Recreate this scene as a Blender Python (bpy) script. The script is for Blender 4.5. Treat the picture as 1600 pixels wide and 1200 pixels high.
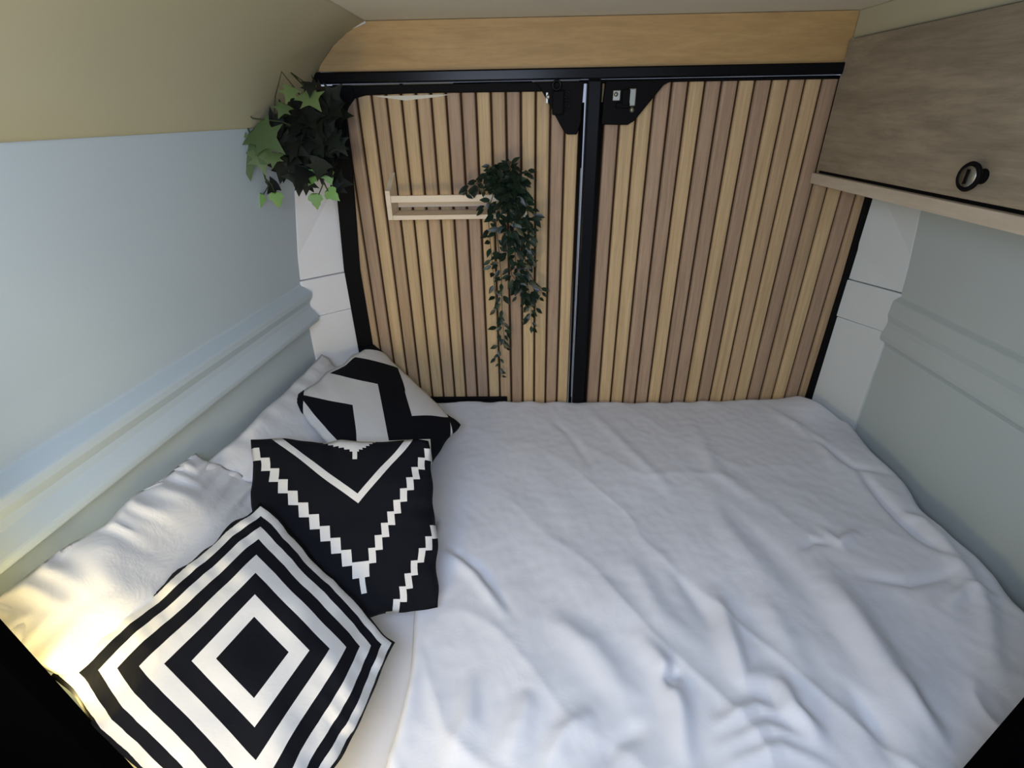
import bpy, bmesh, math, random
from mathutils import Vector, Matrix, noise

for o in list(bpy.data.objects):
    bpy.data.objects.remove(o)
C = bpy.context.scene.collection
S = bpy.context.scene
H = 1.75            # eye height above the van floor; the builders below take heights relative to the eye
FPX = 788.0

# ------------------------------------------------------------------ camera
cv = Vector((26, -1460, -FPX)).normalized()
cd = Vector((15, 425, -FPX)).normalized()
cu = -cv
cd = (cd - cu * cd.dot(cu)).normalized()
cr = cd.cross(cu)
cam = bpy.data.cameras.new('camera')
cam.sensor_fit = 'HORIZONTAL'
cam.sensor_width = 36.0
cam.lens = 36.0 * FPX / 1600
cam.clip_start = 0.02
camo = bpy.data.objects.new('camera', cam)
C.objects.link(camo)
camo.matrix_world = Matrix((cr.to_tuple(), cd.to_tuple(), cu.to_tuple())).to_4x4()
camo.location = (0, 0, H)
S.camera = camo

# ------------------------------------------------------------------ world, lights, exposure
w = bpy.data.worlds.new('world')
S.world = w
w.use_nodes = True
w.node_tree.nodes['Background'].inputs[0].default_value = (0.66, 0.76, 1.0, 1)
w.node_tree.nodes['Background'].inputs[1].default_value = 0.45
S.view_settings.view_transform = 'Standard'
S.view_settings.look = 'None'
S.view_settings.exposure = 0.15
S.view_settings.gamma = 1.0
S.view_settings.use_curve_mapping = False


def area(name, loc, to, sx, sy, power, col, parent=None, spread=math.pi):
    l = bpy.data.lights.new(name, 'AREA')
    l.shape = 'RECTANGLE'
    l.size, l.size_y = sx, sy
    l.energy = power
    l.color = col
    l.spread = spread
    o = bpy.data.objects.new(name, l)
    C.objects.link(o)
    a = Vector(loc)
    d = Vector(to) - a
    o.location = (loc[0], loc[1], loc[2] + H)
    o.rotation_euler = d.to_track_quat('-Z', 'Y').to_euler()
    return o


# daylight falling through the open side door and roof window behind the viewer
DAY = area('daylight', (-0.16, -0.08, 0.17), (0.05, 0.95, -0.9), 0.6, 0.5, 14.0, (0.69, 0.79, 1.0))
DAY2 = area('daylight_door', (1.0, -1.0, -0.1), (0.0, 1.2, -0.6), 0.8, 0.8, 3.5, (0.72, 0.84, 1.0))

# warm cabin lamp low at the foot of the bed, behind the viewer
WARM = area('warm_cabin_lamp', (-0.40, -0.15, -0.62), (-0.15, 1.5, -0.25), 0.22, 0.22, 4.0, (1.0, 0.74, 0.30))

# ------------------------------------------------------------------ helpers


def wpos(p):
    return Vector((p[0], p[1], p[2] + H))


def ray(px, py):
    c = Vector((px - 800, -(py - 600), -FPX))
    return Vector((c.dot(cr), c.dot(cd), c.dot(cu)))


def at_y(px, py, Y):
    a = ray(px, py)
    return a * (Y / a.y)


def at_z(px, py, Z):
    a = ray(px, py)
    return a * (Z / a.z)


def at_x(px, py, X):
    a = ray(px, py)
    return a * (X / a.x)


def tag(o, label=None, cat=None, group=None, kind=None):
    if label:
        o['label'] = label
    if cat:
        o['category'] = cat
    if group:
        o['group'] = group
    if kind:
        o['kind'] = kind
    return o


def empty(name, p):
    o = bpy.data.objects.new(name, None)
    o.empty_display_size = 0.05
    C.objects.link(o)
    o.location = wpos(p)
    return o


def worg(o):
    v = Vector(o.location)
    while o.parent:
        o = o.parent
        v += Vector(o.location)
    return v


def link(name, me, parent=None, loc=(0, 0, 0), rot=None):
    o = bpy.data.objects.new(name, me)
    C.objects.link(o)
    o.parent = parent
    o.location = loc
    if rot is not None:
        o.rotation_euler = rot
    return o


def mk(name, verts, faces, mat, parent=None, smooth=False, origin=None, uv=None, bevel=0, sub=0, fmat=None, autosm=None):
    """verts are relative to the eye; stored relative to the parent (or to the mesh's own base)"""
    W = [wpos(v) for v in verts]
    if origin is not None:
        org = wpos(origin)
    elif parent is not None:
        org = worg(parent)
    else:
        lo = [min(v[i] for v in W) for i in range(3)]
        hi = [max(v[i] for v in W) for i in range(3)]
        org = Vector(((lo[0] + hi[0]) / 2, (lo[1] + hi[1]) / 2, lo[2]))
    me = bpy.data.meshes.new(name)
    me.from_pydata([v - org for v in W], [], faces)
    mats = mat if isinstance(mat, (list, tuple)) else [mat]
    for m in mats:
        me.materials.append(m)
    if fmat:
        for p, k in zip(me.polygons, fmat):
            p.material_index = k
    if uv:
        ul = me.uv_layers.new(name='UVMap')
        for p in me.polygons:
            for li in p.loop_indices:
                ul.data[li].uv = uv[me.loops[li].vertex_index]
    if smooth:
        me.polygons.foreach_set('use_smooth', [True] * len(me.polygons))
    bm = bmesh.new()
    bm.from_mesh(me)
    bmesh.ops.recalc_face_normals(bm, faces=bm.faces)
    bm.to_mesh(me)
    bm.free()
    o = bpy.data.objects.new(name, me)
    C.objects.link(o)
    if parent is not None:
        o.parent = parent
        o.location = org - worg(parent)
    else:
        o.location = org
    if bevel:
        b = o.modifiers.new('bevel', 'BEVEL')
        b.width = bevel
        b.segments = 2
        b.limit_method = 'ANGLE'
        b.angle_limit = math.radians(40)
    if sub:
        s = o.modifiers.new('sub', 'SUBSURF')
        s.levels = s.render_levels = sub
    return o


def box(x0, x1, y0, y1, z0, z1):
    v = [(x0, y0, z0), (x1, y0, z0), (x1, y1, z0), (x0, y1, z0), (x0, y0, z1), (x1, y0, z1), (x1, y1, z1), (x0, y1, z1)]
    f = [(0, 3, 2, 1), (4, 5, 6, 7), (0, 1, 5, 4), (1, 2, 6, 5), (2, 3, 7, 6), (3, 0, 4, 7)]
    return v, f


def join(*parts):
    V, F = [], []
    for v, f in parts:
        n = len(V)
        V += [tuple(a) for a in v]
        F += [tuple(i + n for i in q) for q in f]
    return V, F


def prism(poly, ax, a, b):
    """polygon in the two remaining axes, extruded along axis ax from a to b"""
    V = []
    for t in (a, b):
        for p in poly:
            q = list(p)
            q.insert(ax, t)
            V.append(tuple(q))
    n = len(poly)
    F = [tuple(range(n)), tuple(range(2 * n - 1, n - 1, -1))]
    F += [(i, (i + 1) % n, n + (i + 1) % n, n + i) for i in range(n)]
    return V, F


def tube(pts, r, n=6, r1=None):
    pts = [Vector(p) for p in pts]
    V, F = [], []
    for i, p in enumerate(pts):
        d = (pts[min(i + 1, len(pts) - 1)] - pts[max(i - 1, 0)]).normalized()
        a = d.cross(Vector((0, 0, 1)))
        if a.length < 0.1:
            a = d.cross(Vector((1, 0, 0)))
        a.normalize()
        b = d.cross(a)
        rr = r if r1 is None else r + (r1 - r) * i / (len(pts) - 1)
        for k in range(n):
            t = 2 * math.pi * k / n
            V.append(p + (a * math.cos(t) + b * math.sin(t)) * rr)
    for i in range(len(pts) - 1):
        for k in range(n):
            F.append((i * n + k, i * n + (k + 1) % n, (i + 1) * n + (k + 1) % n, (i + 1) * n + k))
    F.append(tuple(range(n)))
    F.append(tuple((len(pts) - 1) * n + k for k in range(n)))
    return [tuple(v) for v in V], F


def lathe(prof, c, axis=(0, 0, 1), n=24):
    """profile of (radius, height) around an axis"""
    ax = Vector(axis).normalized()
    a = ax.cross(Vector((0, 1, 0)))
    if a.length < 0.1:
        a = ax.cross(Vector((1, 0, 0)))
    a.normalize()
    b = ax.cross(a)
    V, F = [], []
    for r, h in prof:
        for k in range(n):
            t = 2 * math.pi * k / n
            V.append(tuple(Vector(c) + ax * h + (a * math.cos(t) + b * math.sin(t)) * max(r, 1e-5)))
    for i in range(len(prof) - 1):
        for k in range(n):
            F.append((i * n + k, i * n + (k + 1) % n, (i + 1) * n + (k + 1) % n, (i + 1) * n + k))
    F.append(tuple(range(n)))
    F.append(tuple((len(prof) - 1) * n + k for k in range(n)))
    return V, F


# ------------------------------------------------------------------ materials
class NT:
    def __init__(s, name, rough=0.6, spec=0.3):
        s.m = bpy.data.materials.new(name)
        s.m.use_nodes = True
        s.t = s.m.node_tree
        s.b = s.t.nodes['Principled BSDF']
        s.b.inputs['Roughness'].default_value = rough
        s.b.inputs['Specular IOR Level'].default_value = spec

    def n(s, typ, **kw):
        nd = s.t.nodes.new(typ)
        for k, v in kw.items():
            setattr(nd, k, v)
        return nd

    def put(s, sock, v):
        if isinstance(v, (int, float)):
            sock.default_value = v
        elif isinstance(v, (tuple, list)):
            sock.default_value = v
        else:
            s.t.links.new(v, sock)

    def M(s, op, a, b=0.0, c=0.0):
        nd = s.n('ShaderNodeMath', operation=op)
        for i, v in enumerate((a, b, c)):
            s.put(nd.inputs[i], v)
        return nd.outputs[0]

    def mix(s, f, a, b):
        nd = s.n('ShaderNodeMix', data_type='RGBA')
        s.put(nd.inputs[0], f)
        s.put(nd.inputs[6], a)
        s.put(nd.inputs[7], b)
        return nd.outputs[2]

    def coord(s, which='Object', scale=(1, 1, 1)):
        tc = s.n('ShaderNodeTexCoord')
        mp = s.n('ShaderNodeMapping')
        mp.inputs['Scale'].default_value = scale
        s.t.links.new(tc.outputs[which], mp.inputs[0])
        return mp.outputs[0]

    def noise(s, vec, scale, detail=3, rough=0.5, dist=0.0):
        nd = s.n('ShaderNodeTexNoise')
        s.put(nd.inputs['Vector'], vec)
        nd.inputs['Scale'].default_value = scale
        nd.inputs['Detail'].default_value = detail
        nd.inputs['Roughness'].default_value = rough
        nd.inputs['Distortion'].default_value = dist
        return nd.outputs[0]

    def ramp(s, f, stops):
        nd = s.n('ShaderNodeValToRGB')
        e = nd.color_ramp.elements
        while len(e) < len(stops):
            e.new(0.5)
        for q, (p, c) in zip(e, stops):
            q.position = p
            q.color = (*c, 1) if len(c) == 3 else c
        s.put(nd.inputs[0], f)
        return nd.outputs[0]

    def bump(s, h, st=0.2, dist=0.002):
        nd = s.n('ShaderNodeBump')
        nd.inputs['Strength'].default_value = st
        nd.inputs['Distance'].default_value = dist
        s.put(nd.inputs['Height'], h)
        s.t.links.new(nd.outputs[0], s.b.inputs['Normal'])

    def col(s, c):
        s.put(s.b.inputs['Base Color'], c)


def plain(name, col, rough=0.6, spec=0.3, metal=0.0, var=0.06, nscale=8):
    t = NT(name, rough, spec)
    n = t.noise(t.coord(), nscale, 3)
    c2 = tuple(max(0, v * (1 - var * 2)) for v in col)
    t.col(t.ramp(n, [(0.3, c2), (0.75, col)]))
    t.b.inputs['Metallic'].default_value = metal
    return t.m


def wood(name, a, b, scale, rough=0.5, dark=0.55, rings=False, vary=0.0):
    """scale: mapping scale, small along the grain"""
    t = NT(name, rough, 0.3)
    co = t.coord('Object', scale)
    rnd = t.n('ShaderNodeObjectInfo').outputs['Random']
    off = t.n('ShaderNodeVectorMath', operation='ADD')
    t.put(off.inputs[0], co)
    cmb = t.n('ShaderNodeCombineXYZ')
    for i in range(3):
        t.put(cmb.inputs[i], t.M('MULTIPLY', rnd, 37.0 + 11 * i))
    t.put(off.inputs[1], cmb.outputs[0])
    co = off.outputs[0]
    n1 = t.noise(co, 1.0, 5, 0.6, 1.2 if rings else 0.4)
    n2 = t.noise(co, 5.0, 4, 0.7, 0.2)
    c = t.ramp(n1, [(0.3, b), (0.52, a), (0.72, tuple(v * 1.08 for v in a))])
    f = t.M('MULTIPLY', t.M('GREATER_THAN', n2, 0.0), 1.0)
    c = t.mix(t.M('MULTIPLY', t.M('SUBTRACT', 0.62, n2), 1.4), c, (*[v * dark for v in b], 1))
    if rings:
        ln = t.M('ABSOLUTE', t.M('SUBTRACT', t.M('FRACT', t.M('MULTIPLY', n1, 9.0)), 0.5))
        c = t.mix(t.M('MULTIPLY', t.M('LESS_THAN', ln, 0.045), 0.16), c, (*[v * dark for v in b], 1))
    if vary:
        hs = t.n('ShaderNodeHueSaturation')
        t.put(hs.inputs['Value'], t.M('ADD', 1 - vary / 2, t.M('MULTIPLY', rnd, vary)))
        t.put(hs.inputs['Color'], c)
        c = hs.outputs[0]
    t.col(c)
    t.bump(n2, 0.15, 0.001)
    return t.m


def cloth(name, col, wr=0.0):
    t = NT(name, 0.85, 0.15)
    t.b.inputs['Sheen Weight'].default_value = 0.08
    co = t.coord()
    t.col(t.ramp(t.noise(co, 6, 3), [(0.3, tuple(v * 0.95 for v in col)), (0.7, col)]))
    n = t.M('ADD', t.M('MULTIPLY', t.noise(co, 14, 5, 0.6, 0.8), 1.0 + wr), t.M('MULTIPLY', t.noise(co, 420, 2), 0.06))
    t.bump(n, 0.22, 0.005)
    return t.m


m_wall_l = plain('pale_blue_wall_paint', (0.52, 0.62, 0.69), 0.5, 0.35, var=0.02, nscale=3)
m_wall_r = plain('pale_grey_green_wall_paint', (0.53, 0.61, 0.62), 0.5, 0.35, var=0.02, nscale=3)
m_pillar = plain('white_pillar_paint', (0.80, 0.82, 0.86), 0.5, 0.3, var=0.02, nscale=4)
m_pillr = plain('pale_pillar_paint', (0.68, 0.73, 0.74), 0.5, 0.3, var=0.02, nscale=4)
m_joint = plain('grey_joint_line', (0.30, 0.30, 0.31), 0.8)
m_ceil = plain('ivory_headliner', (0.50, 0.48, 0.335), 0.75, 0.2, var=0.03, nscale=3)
m_ceil2 = plain('pale_headliner', (0.74, 0.72, 0.62), 0.75, 0.2, var=0.02, nscale=3)
m_black = plain('black_rubber', (0.004, 0.004, 0.005), 0.6, 0.10)
m_blackp = plain('black_gloss_paint', (0.003, 0.0035, 0.005), 0.25, 0.16)
m_felt = plain('matt_black_board', (0.0015, 0.0015, 0.002), 1.0, 0.0)
m_steel = plain('bare_steel', (0.36, 0.36, 0.32), 0.38, 0.5, metal=1.0)
m_strip = plain('painted_daylight', (0.62, 0.66, 0.72), 0.4)  # pale colour standing in for daylight between the doors
m_floor = wood('floor_boards', (0.25, 0.2, 0.15), (0.16, 0.12, 0.09), (1, 8, 8))
m_sheet = cloth('white_sheet', (0.78, 0.79, 0.84))
m_duvet = cloth('white_duvet_cotton', (0.76, 0.80, 0.90), 0.2)
m_pill = cloth('white_pillow_cotton', (0.73, 0.745, 0.78), 2.2)
m_slat = {
    'L': wood('slat_light_oak', (0.64, 0.47, 0.265), (0.52, 0.365, 0.20), (60, 60, 1.6), vary=0.10),
    'M': wood('slat_tan_oak', (0.52, 0.37, 0.225), (0.42, 0.29, 0.175), (50, 50, 1.6), vary=0.12),
    'P': wood('slat_rosy_oak', (0.45, 0.315, 0.215), (0.36, 0.25, 0.17), (40, 40, 1.6), vary=0.12),
}
m_backing = plain('dark_slat_backing', (0.05, 0.030, 0.018), 0.9, 0.1)
m_panel = wood('golden_oak_panel', (0.52, 0.345, 0.15), (0.44, 0.28, 0.12), (2.2, 14, 20), dark=0.75, rings=True)
m_cab = wood('grey_oak_laminate', (0.34, 0.29, 0.215), (0.235, 0.20, 0.145), (14, 1.6, 13), dark=0.6, rings=True)
m_cab2 = wood('pale_oak_board', (0.58, 0.51, 0.41), (0.50, 0.43, 0.34), (14, 2.0, 13), dark=0.85)
m_birch = wood('birch_wood', (0.84, 0.72, 0.56), (0.76, 0.63, 0.47), (2, 20, 20), dark=0.9)
m_pot = plain('white_ceramic', (0.85, 0.85, 0.83), 0.25, 0.5, var=0.01)
m_potb = plain('black_basket', (0.006, 0.007, 0.007), 0.8, 0.1)
m_stem = plain('dark_stem', (0.035, 0.05, 0.02), 0.6)


def leafmat(name, a, b, rough=0.45):
    t = NT(name, rough, 0.35)
    rnd = t.n('ShaderNodeObjectInfo').outputs['Random']
    n = t.noise(t.coord(), 60, 3)
    f = t.M('ADD', t.M('MULTIPLY', rnd, 0.6), t.M('MULTIPLY', n, 0.5))
    t.col(t.ramp(f, [(0.15, a), (0.9, b)]))
    return t.m


m_leafd = leafmat('deep_green_leaf', (0.004, 0.010, 0.007), (0.020, 0.045, 0.025), 0.35)
m_ivy = leafmat('mid_green_ivy', (0.045, 0.085, 0.035), (0.13, 0.19, 0.07))
m_ivyd = leafmat('shaded_ivy', (0.002, 0.004, 0.003), (0.006, 0.011, 0.006), 0.7)  # ivy green taken almost to black: shade painted into the leaf colour
m_ivyl = leafmat('bright_ivy', (0.09, 0.20, 0.05), (0.17, 0.33, 0.09))

WHITE = (0.70, 0.70, 0.70, 1)
BLACKC = (0.006, 0.007, 0.011, 1)


def cushion_mat(name, fn):
    t = NT(name, 0.85, 0.12)
    tc = t.n('ShaderNodeTexCoord')
    sp = t.n('ShaderNodeSeparateXYZ')
    t.t.links.new(tc.outputs['UV'], sp.inputs[0])
    f = fn(t, sp.outputs[0], sp.outputs[1])
    t.col(t.mix(f, WHITE, BLACKC))
    co = t.coord()
    t.bump(t.M('ADD', t.noise(co, 18, 4, 0.6, 0.6), t.M('MULTIPLY', t.noise(co, 500, 2), 0.08)), 0.25, 0.006)
    return t.m


def pat_diamond(t, u, v):
    a = t.M('ABSOLUTE', t.M('SUBTRACT', t.M('MULTIPLY', u, 2.0), 1.0))
    b = t.M('ABSOLUTE', t.M('SUBTRACT', t.M('MULTIPLY', v, 2.0), 1.0))
    r = t.M('MAXIMUM', a, b)
    acc = t.M('LESS_THAN', r, 0.20)
    for lo, hi in ((0.325, 0.455), (0.575, 0.69), (0.79, 0.88), (0.965, 2.0)):
        acc = t.M('ADD', acc, t.M('MULTIPLY', t.M('GREATER_THAN', r, lo), t.M('LESS_THAN', r, hi)))
    return acc


def pat_vee(t, u, v):
    # v runs 0 (top) to 1 (bottom)
    d = t.M('SUBTRACT', u, 0.58)
    a = t.M('MAXIMUM', t.M('DIVIDE', d, 0.42), t.M('DIVIDE', d, -0.58))

    def band(x, lo, hi):
        return t.M('MULTIPLY', t.M('GREATER_THAN', x, lo), t.M('LESS_THAN', x, hi))
    # thin plain V
    f1 = t.M('ADD', v, t.M('MULTIPLY', a, 0.50))
    w = band(f1, 0.345, 0.40)
    # stepped V bands
    N = 11.0
    aq = t.M('DIVIDE', t.M('ADD', t.M('FLOOR', t.M('MULTIPLY', a, N)), 0.5), N)
    f2 = t.M('ADD', v, t.M('MULTIPLY', aq, 0.72))
    w = t.M('ADD', w, band(f2, 0.745, 0.825))
    w = t.M('ADD', w, band(f2, 1.22, 1.30))
    # ticks below the points
    w = t.M('ADD', w, t.M('MULTIPLY', t.M('LESS_THAN', a, 0.03), band(v, 0.77, 0.87)))
    # little stepped point at the top
    aq2 = t.M('DIVIDE', t.M('FLOOR', t.M('MULTIPLY', a, 20.0)), 20.0)
    f3 = t.M('ADD', v, t.M('MULTIPLY', aq2, 0.30))
    w = t.M('ADD', w, band(f3, -1.0, 0.085))
    w = t.M('ADD', w, t.M('MULTIPLY', t.M('LESS_THAN', a, 0.025), t.M('LESS_THAN', v, 0.135)))
    return t.M('SUBTRACT', 1.0, t.M('MINIMUM', w, 1.0))


def pat_chevron(t, s, q):
    # triangle wave in s, stripes across q
    s2 = t.M('ADD', s, t.M('MULTIPLY', t.M('MAXIMUM', t.M('SUBTRACT', s, 0.68), 0.0), 0.7))
    x = t.M('FRACT', t.M('ADD', t.M('DIVIDE', t.M('SUBTRACT', s2, 0.33), 0.71), 4.0))
    tri = t.M('SUBTRACT', 1.0, t.M('ABSOLUTE', t.M('SUBTRACT', t.M('MULTIPLY', x, 2.0), 1.0)))
    z = t.M('MULTIPLY', tri, 0.30)
    k = t.M('FRACT', t.M('ADD', t.M('DIVIDE', t.M('SUBTRACT', t.M('SUBTRACT', q, 0.02), z), 0.63), 2.0))
    acc = t.M('LESS_THAN', k, 0.50)
    edge = t.M('MULTIPLY', t.M('LESS_THAN', q, 0.93), t.M('GREATER_THAN', s, 0.03))
    acc = t.M('MULTIPLY', acc, edge)
    tip = t.M('LESS_THAN', t.M('ADD', s, q), 0.14)
    tip = t.M('ADD', tip, t.M('LESS_THAN', t.M('ADD', t.M('SUBTRACT', 1.0, s), q), 0.14))
    tip = t.M('ADD', tip, t.M('LESS_THAN', t.M('ADD', t.M('SUBTRACT', 1.0, q), s), 0.14))
    return t.M('MINIMUM', t.M('ADD', acc, tip), 1.0)


m_cA = cushion_mat('concentric_diamond_print', pat_diamond)
m_cB = cushion_mat('stepped_vee_print', pat_vee)
m_cC = cushion_mat('chevron_print', pat_chevron)

# ------------------------------------------------------------------ the shell
YB = 1.65       # plane of the rear doors


def extrude_wall(name, prof, ys, flare, mat, thick, side, smooth=True):
    """prof: (x, z) from low to high at the far end; flare(y) is the outward shift; a solid of given thickness"""
    V, F = [], []
    n = len(prof)
    for y in ys:
        for x, z in prof:
            V.append((x + side * flare(y), y, z))
        for x, z in reversed(prof):
            V.append((x + side * (flare(y) + thick), y, z))
    m = 2 * n
    for i in range(len(ys) - 1):
        for k in range(m):
            a, b = i * m + k, i * m + (k + 1) % m
            F.append((a, b, b + m, a + m))
    F.append(tuple(range(m)))
    F.append(tuple((len(ys) - 1) * m + k for k in range(m)))
    o = mk(name, V, F, mat, bevel=0.004 if smooth else 0)
    tag(o, kind='structure')
    return o


def lerp_pts(a, n):
    return [a[0] + (a[1] - a[0]) * i / n for i in range(n + 1)]


# left wall: lower panel, groove, two-ridged rail, upper panel leaning in
profL = [(-0.735, -1.75), (-0.715, -1.2), (-0.703, -0.615), (-0.695, -0.603), (-0.665, -0.590), (-0.663, -0.575), (-0.683, -0.545),
         (-0.684, -0.530), (-0.671, -0.508), (-0.671, -0.492), (-0.700, -0.470), (-0.690, -0.38), (-0.652, -0.16), (-0.622, -0.02)]
flL = lambda y: max(0.0, (1.54 - y)) * 0.105
wl = extrude_wall('wall_left', profL, [-1.2, 0.0, 0.5, 1.0, 1.54], flL, m_wall_l, 0.03, -1)
# right wall
profR = [(1.155, -1.75), (1.15, -1.2), (1.142, -0.668), (1.135, -0.655), (1.118, -0.645), (1.116, -0.630), (1.124, -0.600), (1.124, -0.585),
         (1.117, -0.565), (1.118, -0.520), (1.135, -0.506), (1.128, -0.42), (1.10, -0.22), (1.075, -0.02)]
wr = extrude_wall('wall_right', profR, [-1.2, 0.0, 0.5, 1.0, 1.48], lambda y: max(0.0, 1.48 - y) * 0.01, m_wall_r, 0.03, 1)

# headliner: flat middle, coved left side, coved right side
V, F = [], []
covL = [(-0.622, -0.028), (-0.618, -0.018), (-0.600, 0.035), (-0.578, 0.085), (-0.548, 0.130), (-0.515, 0.163), (-0.470, 0.193), (-0.414, 0.2185)]
ys = [-1.2, 0.0, 0.5, 1.0, 1.40, 1.66]
m = len(covL)
for y in ys:
    for i, (x, z) in enumerate(covL):
        fl = flL(y) * (1 - i / (m - 1)) * 1.0
        V.append((x - fl, y, z))
    for i, (x, z) in enumerate(reversed(covL)):
        fl = flL(y) * (i / (m - 1))
        V.append((x - fl - 0.02, y, z + 0.025))
mm = 2 * m
for i in range(len(ys) - 1):
    for k in range(mm):
        a, b = i * mm + k, i * mm + (k + 1) % mm
        F.append((a, b, b + mm, a + mm))
F.append(tuple(range(mm)))
F.append(tuple((len(ys) - 1) * mm + k for k in range(mm)))
o = mk('trim_1', V, F, m_ceil, smooth=False, bevel=0.01)
for p in o.data.polygons:
    p.use_smooth = len(p.vertices) == 4
tag(o, 'ivory coved headliner panel above the left wall', kind='structure')
o = mk('ceiling', *box(-0.450, 1.02, -1.2, 1.66, 0.2205, 0.245), m_ceil2, bevel=0.002)
tag(o, kind='structure')
# right side: boxed edge above the cabinet
o = mk('trim_2', *join(box(0.886, 1.12, -1.2, 1.645, 0.158, 0.2205), box(1.03, 1.12, -1.2, 1.645, -0.02, 0.157)), m_ceil, bevel=0.003)
tag(o, 'ivory boxed ceiling edge above the cupboard', kind='structure')
# floor
o = mk('floor', *box(-0.95, 1.25, -1.2, 1.9, -1.78, -1.75), m_floor)
tag(o, kind='structure')

# pillars beside the rear doors, angled, in three panels with joints between them


def pillar(name, side, label):
    r = empty(name, ((-0.62 if side < 0 else 1.10), 1.6, -1.75))
    tag(r, label, kind='structure')

    def wx(z):
        prof = profL if side < 0 else profR
        base = [(-0.70, -1.75), (-0.700, -0.47)] if side < 0 else [(1.14, -1.75), (1.137, -0.5)]
        pr = base + [p for p in prof if p[1] > (-0.4 if side < 0 else -0.45)]
        for (x0, z0), (x1, z1) in zip(pr, pr[1:]):
            if z0 <= z <= z1:
                return x0 + (x1 - x0) * (z - z0) / (z1 - z0)
        return pr[-1][0]
    yw = 1.54 if side < 0 else 1.48

    def dx(z):
        return -0.555 if side < 0 else 1.045
    jz = [-1.75, -0.583, -0.4575, 0.02] if side < 0 else [-1.75, -0.625, -0.497, 0.02]
    for i in range(3):
        z0, z1 = jz[i] + 0.0012, jz[i + 1] - 0.0012
        pr = 0.005 if i == 1 else 0.0
        V, F = [], []
        zs = [z0, z1] if i < 2 else [z0, -0.38, -0.16, z1]
        for z in zs:
            a = (wx(z) - side * pr, yw - pr)
            b = (dx(z) - side * pr * 0, YB + 0.01 - pr)
            V += [(a[0], a[1], z), (b[0], b[1], z), (b[0], b[1] + 0.05, z), (a[0] + side * 0.02, b[1] + 0.05, z), (a[0] + side * 0.02, a[1], z)]
        n = 5
        for k in range(len(zs) - 1):
            for q in range(n):
                F.append((k * n + q, k * n + (q + 1) % n, (k + 1) * n + (q + 1) % n, (k + 1) * n + q))
        F.append(tuple(range(n)))
        F.append(tuple((len(zs) - 1) * n + q for q in range(n)))
        mk('panel', V, F, m_pillar if side < 0 else m_pillr, r, bevel=0.002)
    # dark core seen in the joints
    V, F = [], []
    zs = [-1.75, -0.62, -0.55, -0.46, -0.38, -0.16, 0.015]
    for z in zs:
        V += [(wx(z) + side * 0.008, yw + 0.010, z), (dx(z) + side * 0.004, YB + 0.020, z), (dx(z) + side * 0.004, YB + 0.05, z), (wx(z) + side * 0.015, YB + 0.05, z)]
    for k in range(len(zs) - 1):
        for q in range(4):
            F.append((k * 4 + q, k * 4 + (q + 1) % 4, k * 4 + 4 + (q + 1) % 4, k * 4 + 4 + q))
    F += [(0, 1, 2, 3), tuple(range(len(V) - 4, len(V)))]
    mk('joint_backing', V, F, m_joint, r)
    return r


pillar('trim_3', -1, 'white angled pillar panels left of the rear doors')
pillar('trim_4', 1, 'pale angled pillar panels right of the rear doors')

# oak header panel over the doors
pts = [(-0.575, 0.106), (-0.545, 0.133), (-0.512, 0.166), (-0.468, 0.196), (-0.412, 0.2195), (0.884, 0.2195), (0.884, 0.094)]
o = mk('trim_5', *prism(pts, 1, YB - 0.014, YB), m_panel, bevel=0.0015)
tag(o, 'golden oak header panel above the rear doors', kind='structure')
# thin pale edging round the header's upper edge
e = []
for p in [(-0.580, 0.106), (-0.549, 0.136), (-0.515, 0.169), (-0.470, 0.199), (-0.413, 0.2165)]:
    e.append((p[0], YB - 0.018, p[1]))
mk('edging', *tube(e, 0.0035), m_ceil2, o, smooth=True)

# black rail under the header
r5 = empty('trim_6', (0.15, YB - 0.01, 0.06))
tag(r5, 'black rail and rubber seal across the top of the doors', kind='structure')
mk('rail', *box(-0.585, 0.880, YB - 0.030, YB + 0.02, 0.076, 0.104), m_blackp, r5, bevel=0.004)
mk('seal', *tube([(-0.53 + i * 0.047, YB - 0.016 + 0.002 * math.sin(i * 1.1), 0.070) for i in range(31)], 0.0045, 8), m_black, r5, smooth=True)
for i in range(3):  # lighter strips that paint a grey highlight along the seal
    sx = (-0.50, -0.33, 0.03, 0.40, 0.60)[i]
    mk('seal_highlight', *box(sx, sx + (0.16, .14, .13, .12, .2)[i], YB - 0.0225, YB - 0.018, 0.0715, 0.074), plain('painted_highlight', (0.16, 0.14, 0.11), 0.6, 0.1) if i == 0 else bpy.data.materials['painted_highlight'], r5)

# ---------------- rear doors
slat_mesh = {}


def slat_me(w, z0, z1, key, mat):
    k = (round(w, 4), round(z0, 3), round(z1, 3), key)
    if k in slat_mesh:
        return slat_mesh[k]
    # rounded profile
    prof = [(-w / 2, 0.0), (-w / 2 + 0.0004, -0.006), (-w / 2 + 0.003, -0.0098), (-w / 2 + 0.008, -0.011), (w / 2 - 0.008, -0.011),
            (w / 2 - 0.003, -0.0098), (w / 2 - 0.0004, -0.006), (w / 2, 0.0)]
    V = [(x, y, z) for z in (z0, z1) for x, y in prof]
    n = len(prof)
    F = [(i, i + 1, n + i + 1, n + i) for i in range(n - 1)] + [(n - 1, 0, n, 2 * n - 1)]
    F += [tuple(range(n)), tuple(range(2 * n - 1, n - 1, -1))]
    me = bpy.data.meshes.new('slat')
    me.from_pydata(V, [], F)
    me.materials.append(mat)
    bm = bmesh.new()
    bm.from_mesh(me)
    bmesh.ops.recalc_face_normals(bm, faces=bm.faces)
    bm.to_mesh(me)
    bm.free()
    slat_mesh[k] = me
    return me


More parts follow.
